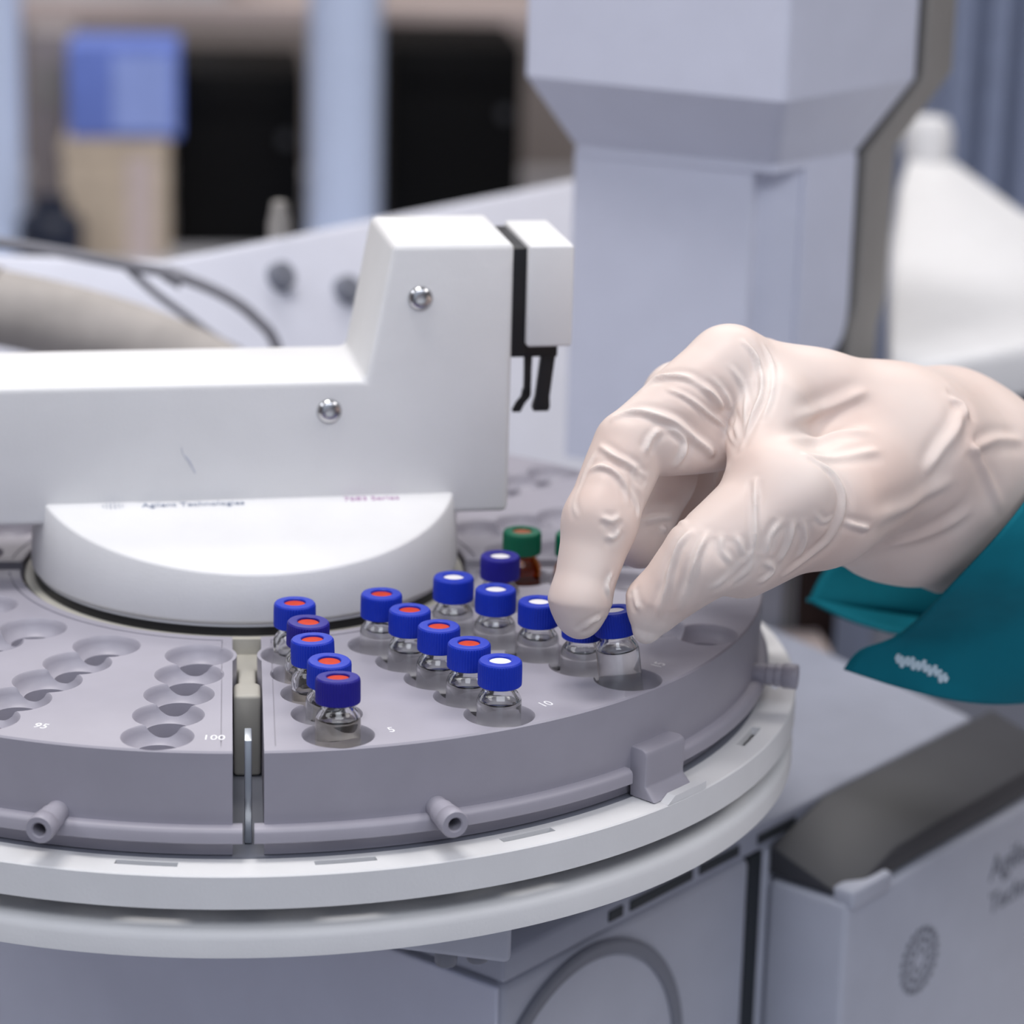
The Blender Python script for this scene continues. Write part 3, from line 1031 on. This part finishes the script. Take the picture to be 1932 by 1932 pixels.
# (bone group, blend mm, [(joint, radius), ...]); each chain is a finger, thumb or part of the palm
CHAINS = [
    ('palm', 6.0, [('wrR', 22), ('iMCP', 12.2)]),
    ('palm', 6.0, [('wrU', 27), ('mMCP', 12)]),
    ('palm', 6.0, [('wrU', 24), ('rMCP', 11.5)]),
    ('palm', 6.0, [('wrU', 20), ('pMCP', 10.5)]),
    ('palm', 8.0, [('wrR', 25), ('cuff1', 29.5), ('cuff2', 31), ('arm', 24)]),
    ('palm', 8.0, [('wrU', 27.5), ('cuff1', 29.5)]),
    ('palm', 8.0, [('wB1', 12.5), ('wB2', 16.5), ('cuff1', 28)]),
    ('palm', 5.0, [('tCMC', 19.5), ('thenar', 16.5), ('tMCP', 14.2)]),
    ('palm', 5.0, [('tL1', 11.0), ('tL2', 13.0)]),
    ('web', 6.0, [('web1', 11.5), ('web2', 9.0)]),
    ('thumb', 3.5, [('tMCP', 14.0), ('tIP', 11.2)]),
    ('index', 2.2, [('iMCP', 12.6), ('iPIP', 10.6)]),
    ('index', 4.0, [('iU1', 8.0), ('iU2', 8.0)]),
    ('index', 0.5, [('iPIP', 10.6), ('iDIP', 9.6), ('iTIP', 8.4), ('iBag', 5.2)]),
    ('thumb', 0.5, [('tIP', 11.2), ('tTIP', 8.2), ('tBag', 3.6)]),
    ('middle', 1.6, [('mMCP', 11.5), ('mPIP', 9.6), ('mDIP', 8.8), ('mTIP', 7.8)]),
    ('ring', 1.6, [('rMCP', 11), ('rPIP', 9.4), ('rDIP', 8.6), ('rTIP', 7.6)]),
    ('little', 1.6, [('pMCP', 10), ('pPIP', 8.4), ('pDIP', 7.4)]),
]
H0, H1, HV = np.array([72.0, -142.0, -48.0]), np.array([330.0, 30.0, 104.0]), 0.6
HN = np.ceil((H1 - H0) / HV).astype(int)
field = np.full(HN, 12.0, dtype=np.float32)


def smin(a, b, k):
    h = np.clip(0.5 + 0.5 * (b - a) / k, 0, 1)
    return b + (a - b) * h - k * h * (1 - h)


def cone_segment(sl, a, b, ra, rb):
    ax = [H0[i] + HV * np.arange(sl[i].start, sl[i].stop, dtype=np.float32) for i in range(3)]
    X, Y, Z = ax[0][:, None, None], ax[1][None, :, None], ax[2][None, None, :]
    d = b - a
    L2 = float(d @ d)
    t = np.clip(((X - a[0]) * d[0] + (Y - a[1]) * d[1] + (Z - a[2]) * d[2]) / L2, 0, 1)
    return np.sqrt((X - a[0] - t * d[0]) ** 2 + (Y - a[1] - t * d[1]) ** 2 + (Z - a[2] - t * d[2]) ** 2) - (ra + (rb - ra) * t)


for _, kk, chain in CHAINS:
    P_ = [np.array(J[j_]) for j_, _r in chain]
    R_ = [r_ for _j, r_ in chain]
    lo_ = np.min([p - r - 9 for p, r in zip(P_, R_)], axis=0)
    hi_ = np.max([p + r + 9 for p, r in zip(P_, R_)], axis=0)
    i0 = np.clip(np.floor((lo_ - H0) / HV).astype(int), 0, HN - 1)
    i1 = np.clip(np.ceil((hi_ - H0) / HV).astype(int), 1, HN)
    if (i1 <= i0).any():
        continue
    sl = tuple(slice(int(a), int(b)) for a, b in zip(i0, i1))
    d_ = None
    for q_ in range(len(P_) - 1):
        c_d = cone_segment(sl, P_[q_], P_[q_ + 1], R_[q_], R_[q_ + 1])
        d_ = c_d if d_ is None else smin(d_, c_d, 3.0)
    field[sl] = smin(field[sl], d_, kk)


def surface_nets(Fd):
    s = Fd < 0
    c = np.zeros(tuple(n - 1 for n in Fd.shape), dtype=np.uint8)
    sh = lambda A, i, j, k: A[i:A.shape[0] - 1 + i, j:A.shape[1] - 1 + j, k:A.shape[2] - 1 + k]
    cor = [(i, j, k) for i in (0, 1) for j in (0, 1) for k in (0, 1)]
    for q_ in cor:
        c += sh(s, *q_)
    idx = np.argwhere((c > 0) & (c < 8))
    ids = -np.ones(c.shape, dtype=np.int32)
    ids[tuple(idx.T)] = np.arange(len(idx))
    val = {q_: Fd[idx[:, 0] + q_[0], idx[:, 1] + q_[1], idx[:, 2] + q_[2]] for q_ in cor}
    acc, cnt = np.zeros((len(idx), 3)), np.zeros(len(idx))
    for a in cor:
        for x in range(3):
            if a[x]:
                continue
            b = tuple(v + (1 if i == x else 0) for i, v in enumerate(a))
            va, vb = val[a], val[b]
            m_ = (va < 0) != (vb < 0)
            t = np.where(m_, va / (va - vb + 1e-12), 0)
            p = np.array(a, float)[None] + np.eye(3)[x][None] * t[:, None]
            acc += p * m_[:, None]
            cnt += m_
    V = H0 + HV * (idx + acc / cnt[:, None])
    g = np.zeros((len(idx), 3))
    for x in range(3):
        for a in cor:
            g[:, x] += val[a] * (1 if a[x] else -1)
    g /= np.linalg.norm(g, axis=1, keepdims=True) + 1e-9
    quads = []
    for x in range(3):
        y, z = (x + 1) % 3, (x + 2) % 3
        A = np.moveaxis(s, (x, y, z), (0, 1, 2))
        I = np.moveaxis(ids, (x, y, z), (0, 1, 2))
        e0, e1_ = A[:-1, 1:-1, 1:-1], A[1:, 1:-1, 1:-1]
        for fl, mk in ((False, e0 & ~e1_), (True, ~e0 & e1_)):
            w = np.argwhere(mk)
            u, v_, w_ = w[:, 0], w[:, 1] + 1, w[:, 2] + 1
            qd = np.stack([I[u, v_ - 1, w_ - 1], I[u, v_, w_ - 1], I[u, v_, w_], I[u, v_ - 1, w_]], 1)
            quads.append(qd[:, ::-1] if fl else qd)
    return V, g, np.concatenate(quads)


def grid_mesh(name, V, Q_, material, parent):
    me = bpy.data.meshes.new(name)
    V = np.asarray(V)
    Q_ = Q_[(Q_ >= 0).all(1)]
    b_ = np.array(base_of(parent)) if parent is not None else np.zeros(3)
    me.vertices.add(len(V))
    me.vertices.foreach_set('co', ((V - b_) * S).astype(np.float32).ravel())
    me.loops.add(len(Q_) * 4)
    me.loops.foreach_set('vertex_index', Q_.astype(np.int32).ravel())
    me.polygons.add(len(Q_))
    me.polygons.foreach_set('loop_start', np.arange(0, len(Q_) * 4, 4, dtype=np.int32))
    me.polygons.foreach_set('use_smooth', np.ones(len(Q_), dtype=bool))
    me.update(calc_edges=True)
    me.validate()
    me.materials.append(material)
    o = bpy.data.objects.new(name, me)
    COL.objects.link(o)
    if parent is not None:
        o.parent = parent
    return o


person = empty('person', (235, -60, 25), 'person reaching in from the right, in a milky latex glove and teal sleeve', 'person')
# body: forearm, palm and fingers as one skin, just inside the glove
Vb, gb_, Qb = surface_nets(field + 3.0)
grid_mesh('forearm_and_hand', Vb, Qb, M['skin'], person)
# glove: cut off at its cuff
cut_p, cut_n = np.array([216.8, -50.3, 22.7]), np.array([0.761, -0.253, -0.599])
gx = [H0[i] + HV * np.arange(HN[i], dtype=np.float32) for i in range(3)]
plane = ((gx[0][:, None, None] - cut_p[0]) * cut_n[0] + (gx[1][None, :, None] - cut_p[1]) * cut_n[1] + (gx[2][None, None, :] - cut_p[2]) * cut_n[2]).astype(np.float32)
Vg, gg, Qg = surface_nets(np.maximum(field, plane))
FOLDS = [
    (0.9, 1.3, [(106.6, -87.5, 76.9), (110.2, -86.8, 79.7), (113.5, -89.4, 81.2), (118.0, -92.0, 81.7), (122.2, -94.2, 80.0), (128.1, -94.0, 74.2), (131.1, -98.0, 69.5), (131.4, -107.4, 65.9)]),
    (0.7, 1.0, [(113.4, -93.6, 78.7), (118.3, -96.0, 77.0), (123.4, -96.0, 73.2), (129.3, -93.6, 67.9), (130.8, -106.3, 65.6)]),
    (0.6, 1.0, [(130.1, -90.5, 84.8), (133.5, -91.8, 80.2), (134.3, -94.8, 76.0), (133.3, -100.1, 71.6), (131.5, -104.8, 67.1)]),
    (0.6, 1.0, [(124.6, -92.7, 82.3), (128.0, -93.6, 78.7), (130.6, -92.8, 73.5), (131.3, -99.1, 69.4)]),
    (1.0, 1.2, [(134.8, -85.6, 90.2), (138.1, -87.7, 86.1), (139.1, -91.6, 81.7), (138.1, -96.4, 77.5), (134.5, -101.7, 71.6), (131.1, -107.6, 65.6)]),
    (0.5, 1.0, [(140.7, -82.6, 88.7), (142.8, -87.2, 84.1), (141.0, -96.4, 78.3), (138.1, -101.9, 73.2)]),
    (1.1, 1.6, [(98.0, -95.9, 71.6), (101.7, -96.0, 73.2), (105.3, -97.1, 73.6), (108.8, -98.5, 73.0), (114.4, -99.3, 71.0), (120.3, -98.7, 66.2), (125.6, -96.9, 61.5), (128.0, -107.5, 60.4)]),
    (0.8, 1.2, [(112.4, -100.3, 69.7), (115.1, -100.1, 68.5), (117.6, -100.0, 65.8), (117.3, -100.5, 62.9), (115.1, -100.1, 58.6)]),
    (0.6, 1.3, [(110.9, -100.6, 69.8), (108.1, -102.5, 67.2), (106.6, -104.0, 63.8)]),
    (0.9, 1.3, [(94.1, -100.0, 64.7), (97.9, -105.3, 63.1), (103.0, -106.4, 60.7), (104.6, -106.4, 58.8), (107.5, -104.3, 57.1)]),
    (0.7, 1.0, [(103.0, -106.4, 60.7), (103.5, -107.2, 58.3), (106.7, -105.4, 54.9)]),
    (0.8, 1.3, [(91.1, -104.2, 59.0), (94.2, -105.9, 60.6), (97.7, -108.1, 59.7), (100.5, -109.7, 56.3), (101.6, -111.4, 52.2)]),
    (0.7, 1.2, [(100.8, -108.9, 57.6), (102.5, -109.6, 54.0), (104.5, -108.9, 50.4), (104.5, -109.9, 47.2)]),
    (0.4, 1.0, [(93.3, -100.1, 63.6), (89.5, -103.2, 57.2), (86.3, -109.4, 52.1), (87.1, -113.5, 48.7)]),
    (0.5, 1.2, [(93.3, -116.1, 49.5), (96.3, -116.3, 48.4), (98.6, -115.1, 49.5)]),
    (0.5, 1.2, [(94.8, -117.3, 44.5), (97.1, -117.0, 44.0), (98.6, -116.2, 46.1)]),
    (0.6, 1.0, [(96.9, -118.3, 34.7), (95.4, -119.8, 30.8), (96.9, -117.3, 25.5)]),
    (0.7, 1.1, [(87.6, -119.7, 18.9), (90.8, -122.0, 21.9), (93.7, -121.2, 23.1)]),
    (0.9, 1.1, [(133.5, -119.1, 60.5), (133.1, -122.5, 56.9), (132.7, -125.9, 52.3), (132.6, -128.0, 45.8), (131.3, -128.5, 41.8), (125.9, -129.9, 35.4)]),
    (0.9, 1.3, [(115.5, -124.8, 48.4), (112.3, -125.9, 44.4), (110.3, -126.6, 38.0), (109.6, -127.0, 33.0), (107.9, -125.5, 24.5)]),
    (0.8, 1.3, [(120.0, -127.0, 48.3), (117.1, -129.7, 43.4), (115.3, -130.0, 35.5), (113.6, -126.7, 27.0)]),
    (0.6, 1.2, [(129.9, -128.9, 41.6), (126.4, -130.2, 37.7), (120.9, -130.4, 33.4)]),
    (0.6, 1.2, [(102.1, -119.6, 30.7), (103.1, -124.0, 26.2)]),
    (0.6, 1.1, [(123.5, -127.8, 47.8), (124.0, -129.9, 44.1), (127.0, -130.1, 40.5)]),
    (0.5, 1.1, [(127.7, -127.9, 47.8), (129.1, -128.9, 44.5), (130.7, -128.7, 42.3)]),
    (1.3, 1.5, [(148.0, -113.9, 65.9), (151.4, -114.1, 64.2), (155.4, -114.1, 61.0), (158.0, -115.3, 56.5), (158.3, -116.6, 52.4), (157.3, -117.4, 48.3), (154.3, -117.5, 42.8), (149.2, -117.9, 38.5), (142.5, -120.1, 34.4)]),
    (0.8, 1.2, [(139.8, -125.7, 50.8), (137.1, -126.8, 46.9), (136.1, -126.9, 42.0)]),
    (0.8, 1.2, [(143.3, -124.9, 50.5), (142.3, -124.4, 44.5), (140.2, -123.9, 39.0)]),
    (0.8, 1.2, [(145.9, -124.1, 50.3), (147.4, -121.7, 44.5), (146.3, -119.8, 39.2)]),
    (0.7, 1.1, [(149.3, -122.9, 52.1), (152.4, -120.6, 49.2), (156.1, -118.2, 50.0)]),
    (0.7, 1.2, [(132.8, -128.1, 42.8), (131.0, -128.0, 37.7), (126.9, -128.3, 33.4)]),
    (0.6, 1.2, [(135.3, -127.0, 40.3), (138.8, -124.1, 37.1), (134.6, -124.9, 33.7)]),
    (0.8, 2.6, [(147.2, -99.7, 72.1), (158.5, -86.9, 71.8), (171.2, -81.6, 75.3)]),
    (0.7, 2.4, [(142.8, -109.2, 68.4), (157.3, -94.5, 65.7), (169.1, -94.1, 66.8)]),
    (0.6, 2.0, [(147.8, -113.5, 66.1), (159.8, -104.9, 62.8), (171.2, -99.1, 63.0)]),
    (0.9, 1.2, [(158.4, -117.0, 48.1), (162.1, -115.6, 46.7), (166.2, -113.5, 45.3)]),
    (0.9, 2.6, [(199.6, -74.2, 69.3), (196.5, -82.1, 64.5), (191.2, -86.9, 59.7), (185.9, -91.9, 54.3)]),
    (1.0, 2.2, [(195.6, -74.3, 71.6), (199.7, -73.6, 69.6), (200.6, -77.2, 66.3)]),
    (0.8, 2.2, [(201.0, -81.6, 60.1), (204.6, -79.6, 54.6), (213.9, -71.8, 38.4)]),
    (0.7, 2.2, [(200.9, -82.4, 58.5), (211.2, -70.6, 58.4), (221.6, -60.8, 55.7)]),
    (0.7, 3.0, [(166.0, -113.8, 47.9), (181.5, -96.8, 47.3), (195.7, -86.1, 51.1)]),
    (0.7, 3.0, [(177.3, -80.1, 30.1), (189.5, -79.2, 32.9), (202.7, -79.1, 40.6)]),
    (0.8, 1.2, [(109.4, -85.1, 38.7), (113.1, -84.4, 39.6), (117.7, -81.9, 39.3)]),
    (0.7, 1.2, [(110.8, -86.2, 36.8), (115.5, -84.0, 36.4), (114.6, -121.1, 49.5)]),
]


def press_folds(V, g):
    V = V.copy()
    disp = np.zeros(len(V))
    fold = np.zeros(len(V))
    for amp, wid, pts in FOLDS:
        wid *= 0.66
        amp *= 1.25
        P_ = np.array([list(p) for p in spline(pts, 8)])
        lo_, hi_ = P_.min(0) - 8, P_.max(0) + 8
        sel = np.where(((V > lo_) & (V < hi_)).all(1))[0]
        if not len(sel):
            continue
        X = V[sel]
        best, bt = np.full(len(sel), 1e9), np.zeros(len(sel))
        n_ = len(P_) - 1
        for q_ in range(n_):
            a, d = P_[q_], P_[q_ + 1] - P_[q_]
            t = np.clip(((X - a) @ d) / (d @ d + 1e-9), 0, 1)
            dd = np.linalg.norm(X - a - t[:, None] * d, axis=1)
            up_ = dd < best
            best = np.where(up_, dd, best)
            bt = np.where(up_, (q_ + t) / n_, bt)
        env = np.clip(np.minimum(bt, 1 - bt) * 4 + 0.15, 0, 1)
        fold[sel] = np.maximum(fold[sel], (0.42 if wid < 1.1 else 0.2) * env * np.exp(-(best / (2.4 * wid)) ** 2))
        disp[sel] += amp * env * (np.exp(-(best / wid) ** 2) - 0.45 * np.exp(-((best - 1.9 * wid) / (1.3 * wid)) ** 2))
    # slack latex: slow random waves
    r_ = np.random.RandomState(3)
    for f_, a_ in ((0.07, 0.6), (0.16, 0.22)):
        for _ in range(5):
            k_ = r_.normal(size=3)
            k_ = k_ / np.linalg.norm(k_) * f_
            disp += a_ / 2.2 * np.sin(V @ k_ * 2 + r_.rand() * 6.3)
    return V + g * np.clip(disp, -1.6, 2.2)[:, None], fold


Vf, fold = press_folds(Vg, gg)
r2_ = np.random.RandomState(11)
slow = np.zeros(len(Vg))
for _ in range(6):
    k_ = r2_.normal(size=3)
    slow += np.sin(Vg @ (k_ / np.linalg.norm(k_) * 0.19) + r2_.rand() * 6.3)
fold = np.clip(fold + np.clip(0.22 + slow * 0.09, 0, 0.5), 0, 1)
# slack latex (folds, the loose bags at the fingertips and the cuff) is milky, taut latex lets the skin show
for name_, rad_ in (('iBag', 15.0), ('tBag', 14.0)):
    d_ = np.linalg.norm(Vg - np.array(J[name_]), axis=1)
    fold = np.maximum(fold, np.clip(1.25 - d_ / rad_ * 1.25, 0, 1))
fold = np.maximum(fold, np.clip(1 + ((Vg - cut_p) @ cut_n) / 42.0, 0, 1) * 0.55)
glove = grid_mesh('latex_glove', Vf, Qg, M['glove'], person)
ca_ = glove.data.attributes.new('slack', 'FLOAT', 'POINT')
ca_.data.foreach_set('value', fold.astype(np.float32)) if len(ca_.data) == len(fold) else None

# ------------------------------------------------------------------ teal sleeve, open along its underside
rim = [(178.1, -40.4, -20.7), (182.0, -43.0, -14.1), (192.0, -52.0, -5.8), (200.6, -75.3, 17.4), (220.0, -72.5, 40.5), (239.2, -42.7, 55.7), (247.3, -2.8, 51.9), (236.2, 35.3, 17.5), (214.0, 47.0, -3.8), (192.9, 50.7, -16.1), (185.4, 48.2, -27.0), (185.2, 46.9, -28.1), (195.6, 35.6, -30.6), (207.1, 23.9, -31.1)]
end = [(258.7, -38.2, -28.6), (255.1, -50.2, -17.5), (252.9, -60.7, -0.6), (254.5, -66.1, 17.4), (263.8, -57.7, 30.9), (279.7, -31.5, 36.4), (287.8, -2.4, 31.5), (285.6, 21.1, 3.8), (281.6, 31.0, -17.2), (279.7, 33.5, -27.1), (276.2, 31.6, -34.7), (276.2, 31.1, -36.4), (274.7, 24.8, -40.6), (273.5, 14.4, -40.5)]
rows = []
for k in range(12):
    t = k / 11 * 2.3
    row = []
    for i_, (a, b) in enumerate(zip(rim, end)):
        p = Vector(a).lerp(Vector(b), t)
        sag = math.sin(math.pi * min(t, 1.0))
        if i_ == 0:
            p += Vector((0, -4, -6.0)) * sag
        if i_ == 1:
            p += Vector((0, -3, -3.5)) * sag
        p += Vector((0, -1, 0.4)) * 1.6 * math.sin(i_ * 1.9 + t * 7) * (0.2 + sag)
        row.append(p)
    rows.append(row)
grid_ = [spline(row, 5) for row in rows]
cols = list(zip(*grid_))
dense = [spline(list(c), 4) for c in cols]
nu, nv = len(dense), len(dense[0])
V = [p for c in dense for p in c]
F = [(i * nv + j, i * nv + j + 1, (i + 1) * nv + j + 1, (i + 1) * nv + j) for i in range(nu - 1) for j in range(nv - 1)]
sl_ = obj('sleeve', V, F, M['teal'], person, smooth=80)
md = sl_.modifiers.new('thickness', 'SOLIDIFY')
md.thickness = 0.0011
md.offset = 0
# stitched hem along the cuff edge
hem = [dense[i][1] for i in range(nu)]
# small pale embroidered script near the cuff's lower corner
lg = [Vector(p) for p in ((190.2, -54.9, -12.5), (194.4, -57.4, -12.8), (199.6, -59.4, -14.1), (204.2, -60.6, -16.7))]
base_l = spline(lg, 10)
pts = []
for i_, p in enumerate(base_l):
    pts.append(p + Vector((0.25, 0, 1)) * (1.5 * math.sin(i_ * 2.1) + 0.5 * math.sin(i_ * 0.9)) + Vector((0, -0.6, 0)))
LOGO_PTS = pts
obj('embroidery', *tube(spline(pts, 4), 0.6, 6), M['thread'], sl_, label='pale embroidered script')
